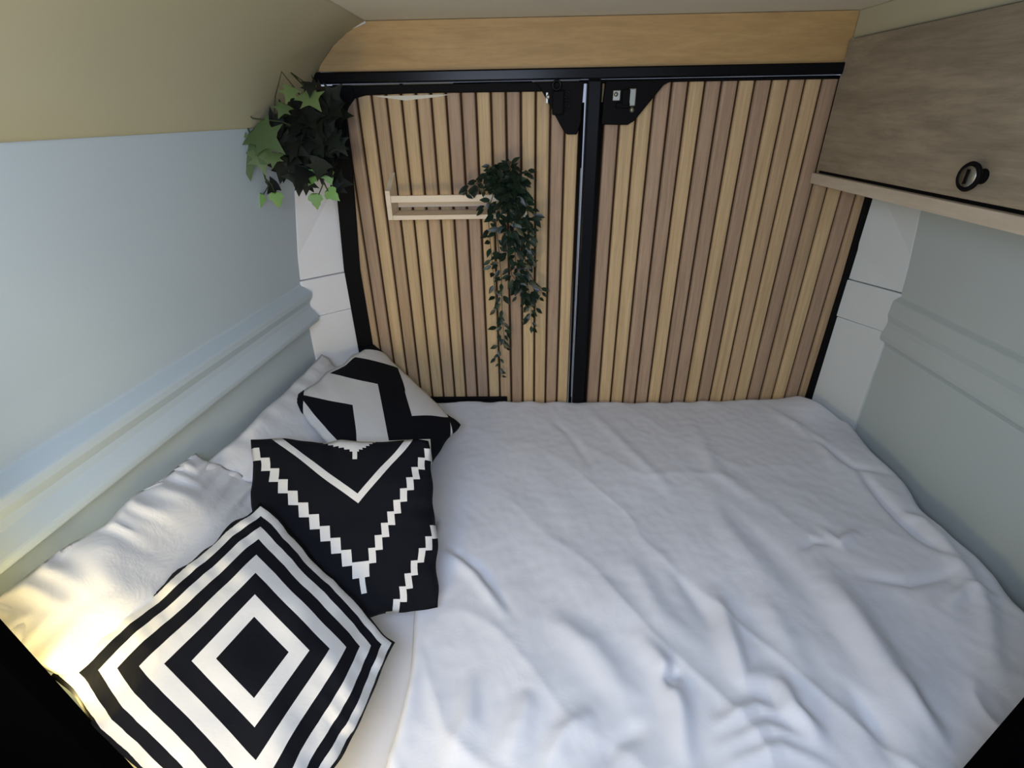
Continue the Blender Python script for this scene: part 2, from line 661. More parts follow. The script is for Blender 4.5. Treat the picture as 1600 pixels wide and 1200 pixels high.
def door(name, x0, x1, seq, pitch, label, ztop):
    r = empty(name, ((x0 + x1) / 2, YB, -1.02))
    tag(r, label, kind='structure')
    zb = -1.02
    mk('door_board', *box(x0 - 0.05 * (x0 < 0), x1 + 0.03 * (x1 > 1), YB, YB + 0.02, zb, 0.072), m_backing, r)
    o0 = worg(r)
    for i, c in enumerate(seq):
        cx = x0 + pitch * (i + 0.5)
        me = slat_me(pitch - 0.0058, 0.0, ztop - (zb + 0.03), c, m_slat[c])
        link('slat', me, r, Vector((cx, YB, zb + 0.03 + H)) - o0)
    return r


tones_left = ['M', 'P', 'L', 'M', 'L', 'L', 'M', 'L', 'P', 'P', 'L', 'M', 'P', 'L', 'L', 'P', 'L']
tones_right = ['L', 'P', 'L', 'L', 'P', 'P', 'L', 'P', 'P', 'L', 'P', 'L', 'M', 'L', 'P', 'M', 'L', 'P', 'M']
d1 = door('door_1', -0.5545, 0.168, tones_left, 0.0425, 'left rear door faced with vertical oak slats, wall shelf on it', 0.052)
d2 = door('door_2', 0.190, 1.064, tones_right, 0.0460, 'right rear door faced with vertical oak slats', 0.067)
# frames
zt = 0.072
mk('door_frame', *join(
    prism([(-0.545, zt), (-0.500, zt), (-0.505, -0.10), (-0.535, -0.45), (-0.530, -1.02), (-0.585, -1.02), (-0.588, -0.45), (-0.560, -0.10)], 1, YB - 0.024, YB - 0.0115),
), m_black, d1, bevel=0.004)
mk('top_frame', *prism([(-0.505, zt), (0.16, zt), (0.16, 0.048), (-0.30, 0.050), (-0.44, 0.047), (-0.472, 0.040), (-0.497, 0.015), (-0.505, -0.02)], 1, YB - 0.022, YB - 0.0113), m_black, d1, bevel=0.003)
mk('bottom_frame', *box(-0.55, -0.06, YB - 0.022, YB - 0.012, -1.02, -0.935), m_black, d1, bevel=0.003)
mk('top_edge', *prism([(-0.42, 0.045), (-0.33, 0.033), (-0.24, 0.040), (-0.20, 0.046)], 1, YB - 0.0122, YB - 0.0105), m_ceil2, d1)
mk('door_frame', *prism([(1.03, 0.072), (1.08, 0.072), (1.085, -1.02), (1.040, -1.02), (1.044, -0.5), (1.04, -0.2)], 1, YB - 0.024, YB - 0.0115), m_black, d2, bevel=0.004)
mk('corner_gusset', *prism([(-0.545, zt), (-0.472, zt), (-0.472, 0.046), (-0.494, 0.012), (-0.545, -0.03)], 1, YB - 0.029, YB - 0.0222), m_black, d1, bevel=0.003)

# centre post with rubber edges
cp = empty('trim_7', (0.2, YB, -1.02))
tag(cp, 'black centre post and rubber seals between the two rear doors', kind='structure')
mk('post', *box(0.1815, 0.2235, YB - 0.034, YB - 0.0005, -1.02, 0.0755), m_blackp, cp, bevel=0.006)
mk('seal', *tube([(0.174, YB - 0.016, -1.0), (0.173, YB - 0.016, -0.5), (0.171, YB - 0.016, 0.02)], 0.0065, 8), m_black, cp, smooth=True)
mk('seal', *tube([(0.2275, YB - 0.016, -1.0), (0.2275, YB - 0.016, -0.5), (0.2285, YB - 0.016, 0.02)], 0.0055, 8), m_black, cp, smooth=True)
mk('daylight_strip', *tube([(0.1775, YB - 0.0285, -0.93), (0.176, YB - 0.0285, -0.84), (0.1755, YB - 0.0285, -0.5), (0.1745, YB - 0.0285, -0.15)], 0.0008, 6), m_strip, cp)  # thin pale strip painted as daylight leaking past the post; does not emit


def latch(parent, side):
    b = YB - 0.040
    f = YB - 0.020
    if side < 0:
        pl = [(0.035, 0.071), (0.050, 0.060), (0.118, -0.048), (0.130, -0.060), (0.158, -0.060), (0.168, -0.03), (0.172, 0.071)]
    else:
        pl = [(0.232, 0.071), (0.228, 0.03), (0.226, -0.036), (0.300, -0.038), (0.318, -0.028), (0.390, 0.058), (0.418, 0.071)]
    lp = mk('latch_plate', *prism(pl, 1, b, f), m_black, parent, bevel=0.003)
    if side < 0:
        mk('latch_body', *join(box(0.085, 0.118, b - 0.012, b, -0.010, 0.050)), m_black, lp, bevel=0.004)
        mk('ring', *torus((0.096, b - 0.014, 0.062), 0.011, 0.003), m_blackp, lp, smooth=True)
        mk('screw', *lathe([(0.0065, 0), (0.006, 0.003), (0.002, 0.004)], (0.074, b, 0.035), (0, -1, 0), 12), m_steel, lp, smooth=True)
        mk('catch', *box(0.068, 0.073, b - 0.003, b + 0.001, 0.020, 0.045), m_steel, lp)
        for z in (0.040, 0.012):
            mk('ring', *torus((0.125, b - 0.003, z), 0.008, 0.0022), m_blackp, lp, smooth=True)
    else:
        mk('latch_body', *join(box(0.278, 0.298, b - 0.012, b, 0.010, 0.050), box(0.262, 0.30, b - 0.010, b, 0.004, 0.018)), m_black, lp, bevel=0.003)
        mk('catch', *box(0.252, 0.273, b - 0.005, b + 0.001, 0.022, 0.048), m_steel, lp, bevel=0.002)
        mk('bolt', *lathe([(0.006, 0), (0.0055, 0.004), (0.001, 0.006)], (0.260, b - 0.005, 0.038), (0, -1, 0), 12), m_steel, lp, smooth=True)
        mk('catch', *box(0.296, 0.316, b - 0.007, b + 0.001, 0.008, 0.052), m_steel, lp, bevel=0.003)
        mk('bolt', *lathe([(0.0075, 0), (0.007, 0.004), (0.001, 0.007)], (0.307, b - 0.004, 0.0), (0, -1, 0), 12), m_steel, lp, smooth=True)


def torus(c, R, r, ax='y', n=20, k=8):
    V, F = [], []
    for i in range(n):
        a = 2 * math.pi * i / n
        for j in range(k):
            b = 2 * math.pi * j / k
            q = R + r * math.cos(b)
            p = (q * math.cos(a), r * math.sin(b), q * math.sin(a))
            if ax == 'x':
                p = (p[1], p[0], p[2])
            V.append((c[0] + p[0], c[1] + p[1], c[2] + p[2]))
    for i in range(n):
        for j in range(k):
            F.append((i * k + j, ((i + 1) % n) * k + j, ((i + 1) % n) * k + (j + 1) % k, i * k + (j + 1) % k))
    return V, F


latch(d1, -1)
latch(d2, 1)

# dark partition posts at the foot of the bed
o = mk('trim_8', *prism([(-0.98, -1.75), (-0.60, -1.75), (-0.611, -0.93), (-0.648, -0.54), (-0.700, 0.02), (-0.98, 0.02)], 1, 0.372, 0.40), m_felt)
tag(o, 'black post at the left foot of the bed', kind='structure')
o = mk('trim_9', *prism([(0.651, -1.75), (1.12, -1.75), (1.12, -0.02), (0.668, -0.02), (0.657, -0.70), (0.651, -0.87)], 1, 0.372, 0.40), m_felt)
tag(o, 'black post at the right foot of the bed', kind='structure')

# warm strip lamp fixed behind the left post
em = bpy.data.materials.new('warm_led')
em.use_nodes = True
eb = em.node_tree.nodes['Principled BSDF']
eb.inputs['Base Color'].default_value = (1, 0.8, 0.4, 1)
eb.inputs['Emission Color'].default_value = (1, 0.76, 0.28, 1)
eb.inputs['Emission Strength'].default_value = 6.0
st = mk('strip_light', *box(-0.677, -0.667, 0.401, 0.409, -0.96, -0.47), em)
tag(st, 'warm strip light fixed behind the black post at the left', 'lamp')
LED = area('warm_strip_glow', (-0.672, 0.415, -0.72), (-0.05, 1.6, -0.62), 0.012, 0.50, 1.4, (1.0, 0.76, 0.28))

# ------------------------------------------------------------------ bed


def tmesh():
    pts = [(-0.60, 0.15), (0.64, 0.15), (0.64, 0.405), (1.072, 0.405), (1.072, 1.46), (1.01, 1.62), (-0.53, 1.62), (-0.685, 1.53), (-0.735, 1.1), (-0.79, 0.55), (-0.79, 0.405), (-0.60, 0.405)]
    return pts


base = mk('bed_base', *prism([(p[0] * 0.995, p[1]) for p in tmesh()], 2, -1.745, -1.13), m_felt)
tag(base, 'dark bed platform beneath the mattress', 'bed')
mat_o = mk('mattress', *prism(tmesh(), 2, -1.128, -0.998), m_sheet, bevel=0.03)
tag(mat_o, 'mattress in a white fitted sheet under the duvet and pillows', 'mattress')

# duvet: folds given as lines on the bed with height and width
random.seed(4)
Z0 = -0.95


def bw(px, py):
    p = at_z(px, py, Z0)
    return (p.x, p.y)


# (pixel polyline, height m, width m)
folds = [
    ([(1005, 1000), (1040, 1050), (1060, 1110), (1075, 1200)], 0.022, 0.020),
    ([(1060, 1045), (1045, 1062), (1052, 1085)], -0.020, 0.012),
    ([(1120, 930), (1145, 1020), (1160, 1062), (1215, 1060)], 0.018, 0.020),
    ([(1215, 1060), (1235, 1110), (1290, 1165)], 0.022, 0.018),
    ([(1290, 900), (1340, 980), (1385, 1060), (1450, 1180)], 0.022, 0.035),
    ([(1395, 1050), (1430, 1110), (1480, 1170)], 0.014, 0.020),
    ([(1460, 800), (1480, 860), (1540, 950), (1560, 1060)], 0.012, 0.020),
    ([(1345, 900), (1420, 912), (1500, 895)], -0.010, 0.012),
    ([(1480, 945), (1510, 920), (1560, 935)], 0.010, 0.012),
    ([(1340, 735), (1390, 790), (1440, 840), (1500, 880)], -0.016, 0.014),
    ([(1250, 670), (1330, 730), (1400, 745)], -0.008, 0.012),
    ([(1400, 800), (1440, 815), (1470, 850)], 0.012, 0.018),
    ([(690, 860), (740, 900), (790, 960)], 0.012, 0.014),
    ([(700, 855), (750, 890), (800, 960)], -0.008, 0.012),
    ([(860, 960), (930, 1020), (990, 1100)], 0.012, 0.030),
    ([(980, 870), (1030, 960), (1080, 1010)], 0.008, 0.025),
    ([(1050, 880), (1090, 940), (1120, 990)], -0.008, 0.02),
    ([(830, 1080), (810, 1140), (790, 1200)], 0.014, 0.025),
    ([(740, 1060), (730, 1130), (700, 1200)], 0.010, 0.020),
    ([(930, 1110), (880, 1150), (850, 1200)], 0.012, 0.018),
    ([(1010, 1130), (960, 1160), (930, 1200)], -0.010, 0.016),
    ([(1110, 1140), (1180, 1105), (1230, 1120)], 0.010, 0.012),
    ([(1120, 1170), (1200, 1140), (1280, 1165)], 0.010, 0.012),
    ([(1130, 1200), (1220, 1170), (1300, 1200)], 0.010, 0.012),
    ([(1330, 1080), (1370, 1140), (1400, 1200)], -0.014, 0.020),
    ([(1200, 640), (1280, 690), (1310, 740)], 0.007, 0.018),
    ([(920, 640), (1000, 720), (1070, 790)], 0.005, 0.020),
    ([(860, 650), (900, 690), (930, 740)], -0.004, 0.015),
    ([(1080, 660), (1120, 740), (1210, 800)], 0.006, 0.025),
    ([(1290, 830), (1310, 850), (1340, 830)], 0.010, 0.012),
    ([(1250, 860), (1270, 845), (1300, 850)], -0.008, 0.010),
    ([(650, 1000), (640, 1090), (620, 1200)], 0.010, 0.020),
    ([(1190, 930), (1230, 1010), (1260, 1060)], 0.010, 0.03),
    ([(1100, 760), (1150, 850), (1230, 940)], 0.007, 0.03),
]
foldw = [([bw(*p) for p in pl], h, wd) for pl, h, wd in folds]


def segd(x, y, pl):
    best = 9
    L = 0
    tot = sum(math.dist(a, b) for a, b in zip(pl, pl[1:]))
    along = 0
    for a, b in zip(pl, pl[1:]):
        dx, dy = b[0] - a[0], b[1] - a[1]
        l2 = dx * dx + dy * dy
        t = max(0, min(1, ((x - a[0]) * dx + (y - a[1]) * dy) / l2))
        d = math.hypot(x - a[0] - dx * t, y - a[1] - dy * t)
        if d < best:
            best = d
            along = (L + t * math.sqrt(l2)) / tot
        L += math.sqrt(l2)
    return best, along


bbs = []
for pl, h, wd in foldw:
    xs = [p[0] for p in pl]
    yy = [p[1] for p in pl]
    m3 = wd * 3
    bbs.append((min(xs) - m3, max(xs) + m3, min(yy) - m3, max(yy) + m3))


def duvet_h(x, y):
    near = max(0.0, min(1.0, (1.35 - y) / 0.9))
    z = Z0
    # broad unevenness
    z += 0.008 * (noise.noise(Vector((x * 2.2, y * 2.2, 1.7))))
    # long wandering folds fanning towards the foot
    a = x * 0.85 + y * 0.55
    q = noise.noise(Vector((a * 7.0 + 1.2 * noise.noise(Vector((x * 3, y * 3, 5))), (y - x * 0.5) * 1.7, 3.1)))
    z += (0.003 + 0.010 * near) * q
    rg = 1 - abs(noise.noise(Vector((a * 5.5 + 3, (y - x * 0.5) * 1.6 + noise.noise(Vector((x * 4, y * 4, 2))) * 0.7, 9.4)))) * 2.2
    z += (0.0015 + 0.006 * near) * max(0, rg) ** 3
    z += 0.0022 * (0.4 + near) * noise.noise(Vector((x * 16, y * 13, 0.3)))
    z += 0.0012 * noise.noise(Vector((x * 45, y * 40, 0.3)))
    for (pl, h, wd), bb in zip(foldw, bbs):
        if bb[0] < x < bb[1] and bb[2] < y < bb[3]:
            d, al = segd(x, y, pl)
            z += 1.25 * h * math.exp(-(d / wd) ** 2) * math.sin(math.pi * min(1, max(0, 0.06 + al * 0.9)))
    return z


def duvet():
    nx, ny = 300, 210
    V, F = [], []
    for j in range(ny + 1):
        v = j / ny
        y = 0.20 + (1.636 - 0.20) * v
        # left and right edges as functions of y
        xl = -0.235 - 0.10 * max(0, (y - 0.9)) - 0.10 * (1 if y > 1.0 else 0) * min(1, (y - 1.0) / 0.15) + 0.012 * math.sin(y * 14)
        xr = 1.100 + 0.022 * max(0, min(1, (y - 1.08) / 0.25)) + 0.010 * math.sin(y * 23)
        if y > 1.46:
            xr = min(xr, 1.118 - (y - 1.46) * 0.55)
        for i in range(nx + 1):
            u = i / nx
            x = xl + (xr - xl) * u
            z = duvet_h(x, y)
            # back right corner puffs up against the pillar
            z += 0.035 * math.exp(-((x - 1.05) / 0.11) ** 2 - ((y - 1.56) / 0.09) ** 2)
            z += 0.014 * math.exp(-((x - 1.02) / 0.10) ** 2 - ((y - 1.25) / 0.15) ** 2)
            # rounded edges
            er = (xr - x)
            el = (x - xl)
            eb = (1.636 - y)
            for e, r, dpt in ((er, 0.045, 0.085), (el, 0.018, 0.028), (eb, 0.03, 0.03)):
                if e < r:
                    t = 1 - e / r
                    z -= dpt * (1 - math.sqrt(max(0, 1 - t * t)))
            if eb < 0.05:
                z += 0.0035 * math.sin(x * 47 + 2 * math.sin(x * 11)) * (1 - eb / 0.05)
            V.append((x, y, max(z, -0.986) if x < 1.078 else z))
    W = nx + 1
    for j in range(ny):
        for i in range(nx):
            a = j * W + i
            x, y = V[a][0], V[a][1]
            if y < 0.41 and x > 0.62:
                continue
            F.append((a, a + 1, a + W + 1, a + W))
    return V, F


V, F = duvet()
dv = mk('duvet', V, F, m_duvet, smooth=True, origin=(0.4, 0.95, -0.985))
so = dv.modifiers.new('thick', 'SOLIDIFY')
so.thickness = 0.008
so.offset = -1
tag(dv, 'rumpled white duvet spread over the bed', 'duvet')

# ------------------------------------------------------------------ cushions and pillows


def cushion(name, corners, T, mat, label, cat, seed=0, n=44, pull=0.07, wr=0.004, sag=0.0, group=None, Tb=None, pw=2.4, plump=0.6, cam=0.0, back=None, ew=0.06):
    """corners: (u=0,v=0), (1,0), (1,1), (0,1)"""
    c = [Vector(p) for p in corners]
    nrm = (c[1] - c[0]).cross(c[3] - c[0]).normalized()
    if nrm.dot(-(c[0] + c[2]) / 2) < 0:
        nrm = -nrm
    Tb = T if Tb is None else Tb
    toc = -((c[0] + c[1] + c[2] + c[3]) / 4).normalized()
    bd = (nrm * (1 - cam) + toc * cam).normalized()
    V, F, UV = [], [], []
    W = n + 1
    for side in (1, -1):
        for j in range(W):
            for i in range(W):
                u, v = i / n, j / n
                a, b = 2 * u - 1, 2 * v - 1
                edge0 = max(abs(a), abs(b))
                a2 = a * (1 - pull * (1 - b * b) * abs(a) ** 1.5)
                b2 = b * (1 - pull * (1 - a * a) * abs(b) ** 1.5)
                if edge0 > 0.3:
                    a2 += ew * (edge0 - 0.3) * noise.noise(Vector((v * 6 + seed * 2, 3.0 * (a > 0), 4.4)))
                    b2 += ew * (edge0 - 0.3) * noise.noise(Vector((u * 6 + seed * 2, 3.0 * (b > 0), 8.4)))
                uu, vv = (a2 + 1) / 2, (b2 + 1) / 2
                P = c[0] * (1 - uu) * (1 - vv) + c[1] * uu * (1 - vv) + c[2] * uu * vv + c[3] * (1 - uu) * vv
                h = max(0.0, (1 - abs(a) ** pw) * (1 - abs(b) ** pw)) ** plump
                edge = max(abs(a), abs(b))
                wv = noise.noise(Vector((u * 5 + seed, v * 5, side * 2.0))) * wr * 1.5
                # puckers running in from the seam
                tang = (v if abs(a) > abs(b) else u)
                wv += noise.noise(Vector((tang * 17 + seed * 3, edge * 1.5, side * 3.0 + seed))) * wr * 2.6 * edge ** 3
                if edge >= 1:
                    wv = 0
                d = (T if side > 0 else -Tb) * h + wv * min(1, h * 4 + 0.15) * side
                P = P + (bd if side > 0 else nrm) * d
                P.z -= sag * (1 - a * a) * (1 - b * b)
                if edge >= 0.999:
                    P += nrm * noise.noise(Vector((u * 9 + seed, v * 9, 7))) * wr * 2
                V.append(tuple(P))
                UV.append((u, v))
    off = W * W

    def idx(side, i, j):
        if side == 1 or i in (0, n) or j in (0, n):
            return j * W + i
        return off + j * W + i
    for side in (1, 0):
        for j in range(n):
            for i in range(n):
                q = (idx(side, i, j), idx(side, i + 1, j), idx(side, i + 1, j + 1), idx(side, i, j + 1))
                F.append(q if side else q[::-1])
    used = sorted({i for q in F for i in q})
    mp = {a: k for k, a in enumerate(used)}
    V = [V[a] for a in used]
    UV = [UV[a] for a in used]
    F = [tuple(mp[a] for a in q) for q in F]
    nf = n * n
    o = mk(name, V, F, [mat, back or mat], smooth=True, uv=UV, fmat=[0] * nf + [1] * nf)
    tag(o, label, cat, group)
    return o


G = 'black and white patterned cushions'
# white pillows against the left wall
cushion('pillow', [(-0.738, 0.91, -0.660), (-0.780, 0.45, -0.622), (-0.54, 0.45, -0.960), (-0.52, 1.00, -0.958)], 0.045, m_pill,
        'creased white pillow along the left wall, nearest the black post', 'pillow', 3, n=70, wr=0.010, Tb=0.02, pull=0.0, group='white bed pillows', cam=0.7)
cushion('pillow', [(-0.672, 1.525, -0.705), (-0.728, 0.90, -0.695), (-0.50, 0.99, -0.955), (-0.45, 1.52, -0.955)], 0.045, m_pill,
        'white pillow behind the zigzag cushion, in the far left corner', 'pillow', 8, wr=0.005, Tb=0.02, pull=0.03, group='white bed pillows', cam=0.5)
# zigzag cushion: T, R, B, L
T_ = at_z(583, 536, -0.72)
R_ = at_z(718, 664, -0.88)
L_ = at_z(456, 625, -0.715)
B_ = L_ + R_ - T_
cushion('cushion', [T_, R_, B_, L_], 0.060, m_cC, 'white cushion with bold black zigzag stripes, furthest back', 'cushion', 1, group=G, wr=0.003, pull=-0.03, Tb=0.03, cam=0.85, back=m_pill)
# vee cushion: TL, TR, BR, BL
cushion('cushion', [at_z(392, 690, -0.70), at_z(672, 690, -0.70), at_z(684, 946, -0.925), at_z(402, 990, -0.90)], 0.058, m_cB,
        'black cushion with white stepped V bands, between the other two cushions', 'cushion', 5, group=G, wr=0.005, pull=-0.015, Tb=0.035, cam=0.9, back=m_pill)
# diamond cushion
L_ = at_z(84, 1054, -0.74)
T_ = at_z(408, 784, -0.72)
R_ = at_z(618, 1006, -0.90)
B_ = at_z(414, 1430, -0.86)
cushion('cushion', [L_, T_, R_, B_], 0.072, m_cA, 'cushion printed with concentric black and white diamonds, nearest the viewer', 'cushion', 9, group=G, wr=0.009, pull=0.0, Tb=0.04, cam=1.0)

# ------------------------------------------------------------------ overhead cupboard
cx = 0.872
cab = empty('overhead_cupboard', (1.0, 0.95, -0.205))
tag(cab, 'grey oak overhead cupboard on the right wall', 'cupboard')
mk('carcass', *box(cx + 0.020, 1.095, 0.28, 1.630, -0.180, 0.155), m_cab, cab)
dr = mk('door', *box(cx, cx + 0.018, 0.28, 1.630, -0.1655, 0.155), m_cab, cab, bevel=0.0012)
mk('gap_shadow', *box(cx + 0.006, cx + 0.022, 0.28, 1.625, -0.1735, -0.165), m_black, cab)
mk('bottom_board', *box(cx - 0.010, 1.100, 0.28, 1.632, -0.202, -0.1735), m_cab2, cab, bevel=0.002)
kc = at_x(1512, 276, cx - 0.028)
kn = mk('knob', *lathe([(0.014, 0), (0.0135, 0.004), (0.011, 0.010), (0.011, 0.018), (0.015, 0.021), (0.0255, 0.0225), (0.027, 0.026), (0.0245, 0.030), (0.021, 0.0290), (0.020, 0.0265), (0.001, 0.0265)],
                      (cx, kc.y, kc.z), (-1, 0, 0), 32), m_black, dr, smooth=True)
mk('face', *lathe([(0.0195, 0.0262), (0.0185, 0.0290), (0.001, 0.0300)], (cx, kc.y, kc.z), (-1, 0, 0), 24), m_steel, kn, smooth=True)
mk('slot', *box(cx - 0.0325, cx - 0.029, kc.y - 0.0022, kc.y + 0.0022, kc.z - 0.013, kc.z + 0.013), m_black, kn)

# ------------------------------------------------------------------ wall shelf
YF = 1.545
sh = empty('wall_shelf', (-0.19, 1.59, -0.285))
tag(sh, 'small pale birch rack shelf fixed to the left door', 'shelf')
yb = YB - 0.0115
mk('side', *prism([(YF, -0.278), (YF, -0.196), (YF + 0.012, -0.196), (yb, -0.155), (yb, -0.278)], 0, -0.398, -0.384), m_birch, sh, bevel=0.001)
mk('side', *prism([(YF, -0.278), (YF, -0.196), (YF + 0.012, -0.196), (yb, -0.155), (yb, -0.278)], 0, 0.000, 0.014), m_birch, sh, bevel=0.001)
mk('base', *box(-0.3835, -0.0005, YF, yb, -0.278, -0.265), m_birch, sh, bevel=0.001)
mk('front_rail', *box(-0.3835, -0.0005, YF, YF + 0.010, -0.229, -0.210), m_birch, sh, bevel=0.001)
mk('back_rail', *box(-0.3835, -0.0005, yb - 0.010, yb, -0.255, -0.225), m_birch, sh, bevel=0.001)

# ------------------------------------------------------------------ plants


def leaf_mesh(name, outline, mat, L=1.0, fold=0.18, curl=0.15):
    """outline: half outline (x across, y along) from base to tip; spine down the middle"""
    V, F = [], []
    n = len(outline)
    for x, y in outline:
        V.append((0, y, -curl * y * y))
    for s in (1, -1):
        for x, y in outline:
            V.append((s * x, y, fold * x - curl * y * y))
    for s in (1, 2):
        for i in range(n - 1):
            q = (i, i + 1, s * n + i + 1, s * n + i)
            F.append(q if s == 1 else q[::-1])
    me = bpy.data.meshes.new(name)
    me.from_pydata(V, [], F)
    me.materials.append(mat)
    bm = bmesh.new()
    bm.from_mesh(me)
    bmesh.ops.remove_doubles(bm, verts=bm.verts, dist=1e-5)
    bm.to_mesh(me)
    bm.free()
    me.polygons.foreach_set('use_smooth', [True] * len(me.polygons))
    return me


OV = [(0.0, 0), (0.13, 0.15), (0.22, 0.38), (0.20, 0.6), (0.10, 0.82), (0, 1.0)]
IVY = [(0.0, 0.0), (0.16, -0.10), (0.34, -0.06), (0.62, 0.02), (0.40, 0.22), (0.36, 0.32), (0.66, 0.52), (0.36, 0.54), (0.22, 0.60), (0.10, 0.84), (0, 1.05)]
IVS = [(0.0, 0.0), (0.22, -0.08), (0.42, 0.08), (0.48, 0.30), (0.28, 0.44), (0.26, 0.60), (0.10, 0.78), (0, 0.95)]
me_ov = leaf_mesh('leaf', OV, m_leafd)


def basis_from(d, up):
    y = Vector(d).normalized()
    z = Vector(up)
    z = (z - y * z.dot(y))
    if z.length < 1e-3:
        z = Vector((0, 0, 1)) - y * y.z
    z.normalize()
    x = y.cross(z)
    return Matrix((x, y, z)).transposed().to_4x4()


def put_leaf(me, parent, p, d, up, s):
    o = link('leaf', me, parent)
    mt = basis_from(d, up)
    o.rotation_euler = mt.to_euler()
    o.location = wpos(p) - worg(parent)
    o.scale = (s, s, s)
    return o


def interp(pts, t):
    n = len(pts) - 1
    k = min(int(t * n), n - 1)
    f = t * n - k
    return pts[k].lerp(pts[k + 1], f)


rnd = random.Random(12)
# trailing plant in a white pot in the rack
tp = empty('trailing_plant', (-0.035, 1.59, -0.265))
tag(tp, 'dark green trailing plant in a white pot hanging from the birch shelf', 'plant')
mk('pot', *lathe([(0.024, 0), (0.030, 0.03), (0.036, 0.072), (0.038, 0.075), (0.033, 0.075), (0.030, 0.06), (0.0, 0.058)], (-0.035, 1.590, -0.264), n=28), m_pot, tp, smooth=True)


def P3(px, py, Y):
    return at_y(px, py, Y)


strands = [
    ([(790, 285, 1.585), (775, 290, 1.53), (762, 330, 1.515), (768, 400, 1.55), (775, 470, 1.60), (780, 540, 1.61), (783, 590, 1.61)], 44, 0.030),
    ([(795, 285, 1.585), (785, 300, 1.53), (775, 350, 1.52), (783, 430, 1.56), (785, 500, 1.60), (790, 545, 1.61)], 34, 0.030),
    ([(800, 282, 1.585), (800, 300, 1.53), (800, 350, 1.51), (805, 400, 1.52), (812, 450, 1.58), (822, 480, 1.60)], 38, 0.033),
    ([(805, 285, 1.585), (815, 310, 1.53), (818, 370, 1.52), (822, 430, 1.56), (830, 480, 1.60), (830, 515, 1.61)], 36, 0.033),
    ([(795, 285, 1.585), (790, 320, 1.51), (790, 380, 1.51), (800, 430, 1.54), (818, 455, 1.57), (840, 470, 1.59)], 32, 0.032),
    ([(800, 280, 1.585), (820, 310, 1.55), (828, 350, 1.53), (822, 400, 1.54)], 20, 0.034),
    ([(780, 285, 1.585), (760, 275, 1.56), (740, 290, 1.54), (724, 306, 1.54)], 16, 0.028),
    ([(790, 285, 1.585), (780, 262, 1.57), (765, 265, 1.56)], 12, 0.028),
    ([(795, 280, 1.585), (798, 262, 1.57), (795, 252, 1.56)], 11, 0.028),
    ([(800, 285, 1.585), (815, 270, 1.57), (820, 272, 1.56)], 10, 0.028),
    ([(790, 290, 1.585), (785, 275, 1.56), (770, 290, 1.53), (755, 300, 1.52)], 14, 0.030),
    ([(810, 400, 1.54), (835, 440, 1.58), (848, 452, 1.60), (840, 468, 1.60)], 6, 0.028),
    ([(805, 290, 1.585), (808, 280, 1.55), (800, 300, 1.53), (790, 300, 1.525)], 12, 0.030),
]
for pts, n, s in strands:
    W = [P3(*p) for p in pts]
    mk('stem', *tube(W, 0.0016, 5, 0.0008), m_stem, tp, smooth=True)
    for k in range(n):
        t = (k + 0.6) / n
        p = interp(W, t)
        dirn = (interp(W, min(1, t + 0.05)) - interp(W, max(0, t - 0.05))).normalized()
        ang = rnd.uniform(0, 2 * math.pi)
        sd = Vector((math.cos(ang), -abs(math.sin(ang)) * 0.7 - 0.1, rnd.uniform(-0.3, 0.6)))
        d = sd * 0.9 + dirn * rnd.uniform(0.2, 0.9)
        up = Vector((rnd.uniform(-0.5, 0.5), -1, rnd.uniform(0, 1)))
        sc = s * rnd.uniform(0.8, 1.25) * (1.0 if t < 0.85 else 0.75)
        q = p + sd * 0.004
        if q.y + max(0, d.normalized().y) * sc > YB - 0.014:
            q.y = YB - 0.016 - max(0, d.normalized().y) * sc
        put_leaf(me_ov, tp, q, d, up, sc)

# the rest of the thick foliage, past the leaves built singly
V, F = [], []
lv = [v.co.copy() for v in me_ov.vertices]
lf = [tuple(p.vertices) for p in me_ov.polygons]
for k in range(330):
    pts, n, s = strands[rnd.choice((0, 1, 2, 2, 2, 3, 3, 4, 4, 5, 5, 6, 7, 8, 9, 10, 12, 12))]
    W = [P3(*p) for p in pts]
    t = rnd.random() ** 1.5 * 0.9
    sd = Vector((rnd.uniform(-1, 1), -rnd.random(), rnd.uniform(-0.6, 0.6)))
    q = interp(W, t) + sd * 0.016
    mt = basis_from(sd + Vector((0, 0, -0.6)), Vector((rnd.uniform(-0.6, 0.6), -1, rnd.uniform(0, 1))))
    sc = 0.034 * rnd.uniform(0.7, 1.2)
    b = len(V)
    for v in lv:
        p = mt @ (v * sc) + q
        p.y = min(p.y, YB - 0.013)
        V.append(tuple(p))
    F += [tuple(i + b for i in f) for f in lf]
tag(mk('foliage', V, F, m_leafd, tp, smooth=True), kind='stuff')

# ivy in a black basket in the upper left corner
me_i = leaf_mesh('leaf', IVY, m_ivy, fold=0.12, curl=0.2)
me_id = leaf_mesh('leaf', IVY, m_ivyd, fold=0.15, curl=0.25)
me_il = leaf_mesh('leaf', IVS, m_ivyl, fold=0.12, curl=0.15)
YI = 1.42
pc = P3(487, 215, YI)
iv = empty('ivy_plant', (pc.x, pc.y, pc.z - 0.08))
tag(iv, 'ivy with lobed leaves in a black basket, hung in the upper left corner', 'plant')
mk('basket', *lathe([(0.030, -0.075), (0.046, -0.06), (0.058, -0.01), (0.062, 0.045), (0.064, 0.048), (0.058, 0.048), (0.050, 0.0), (0.0, -0.01)], tuple(pc), n=24), m_potb, iv, smooth=True)
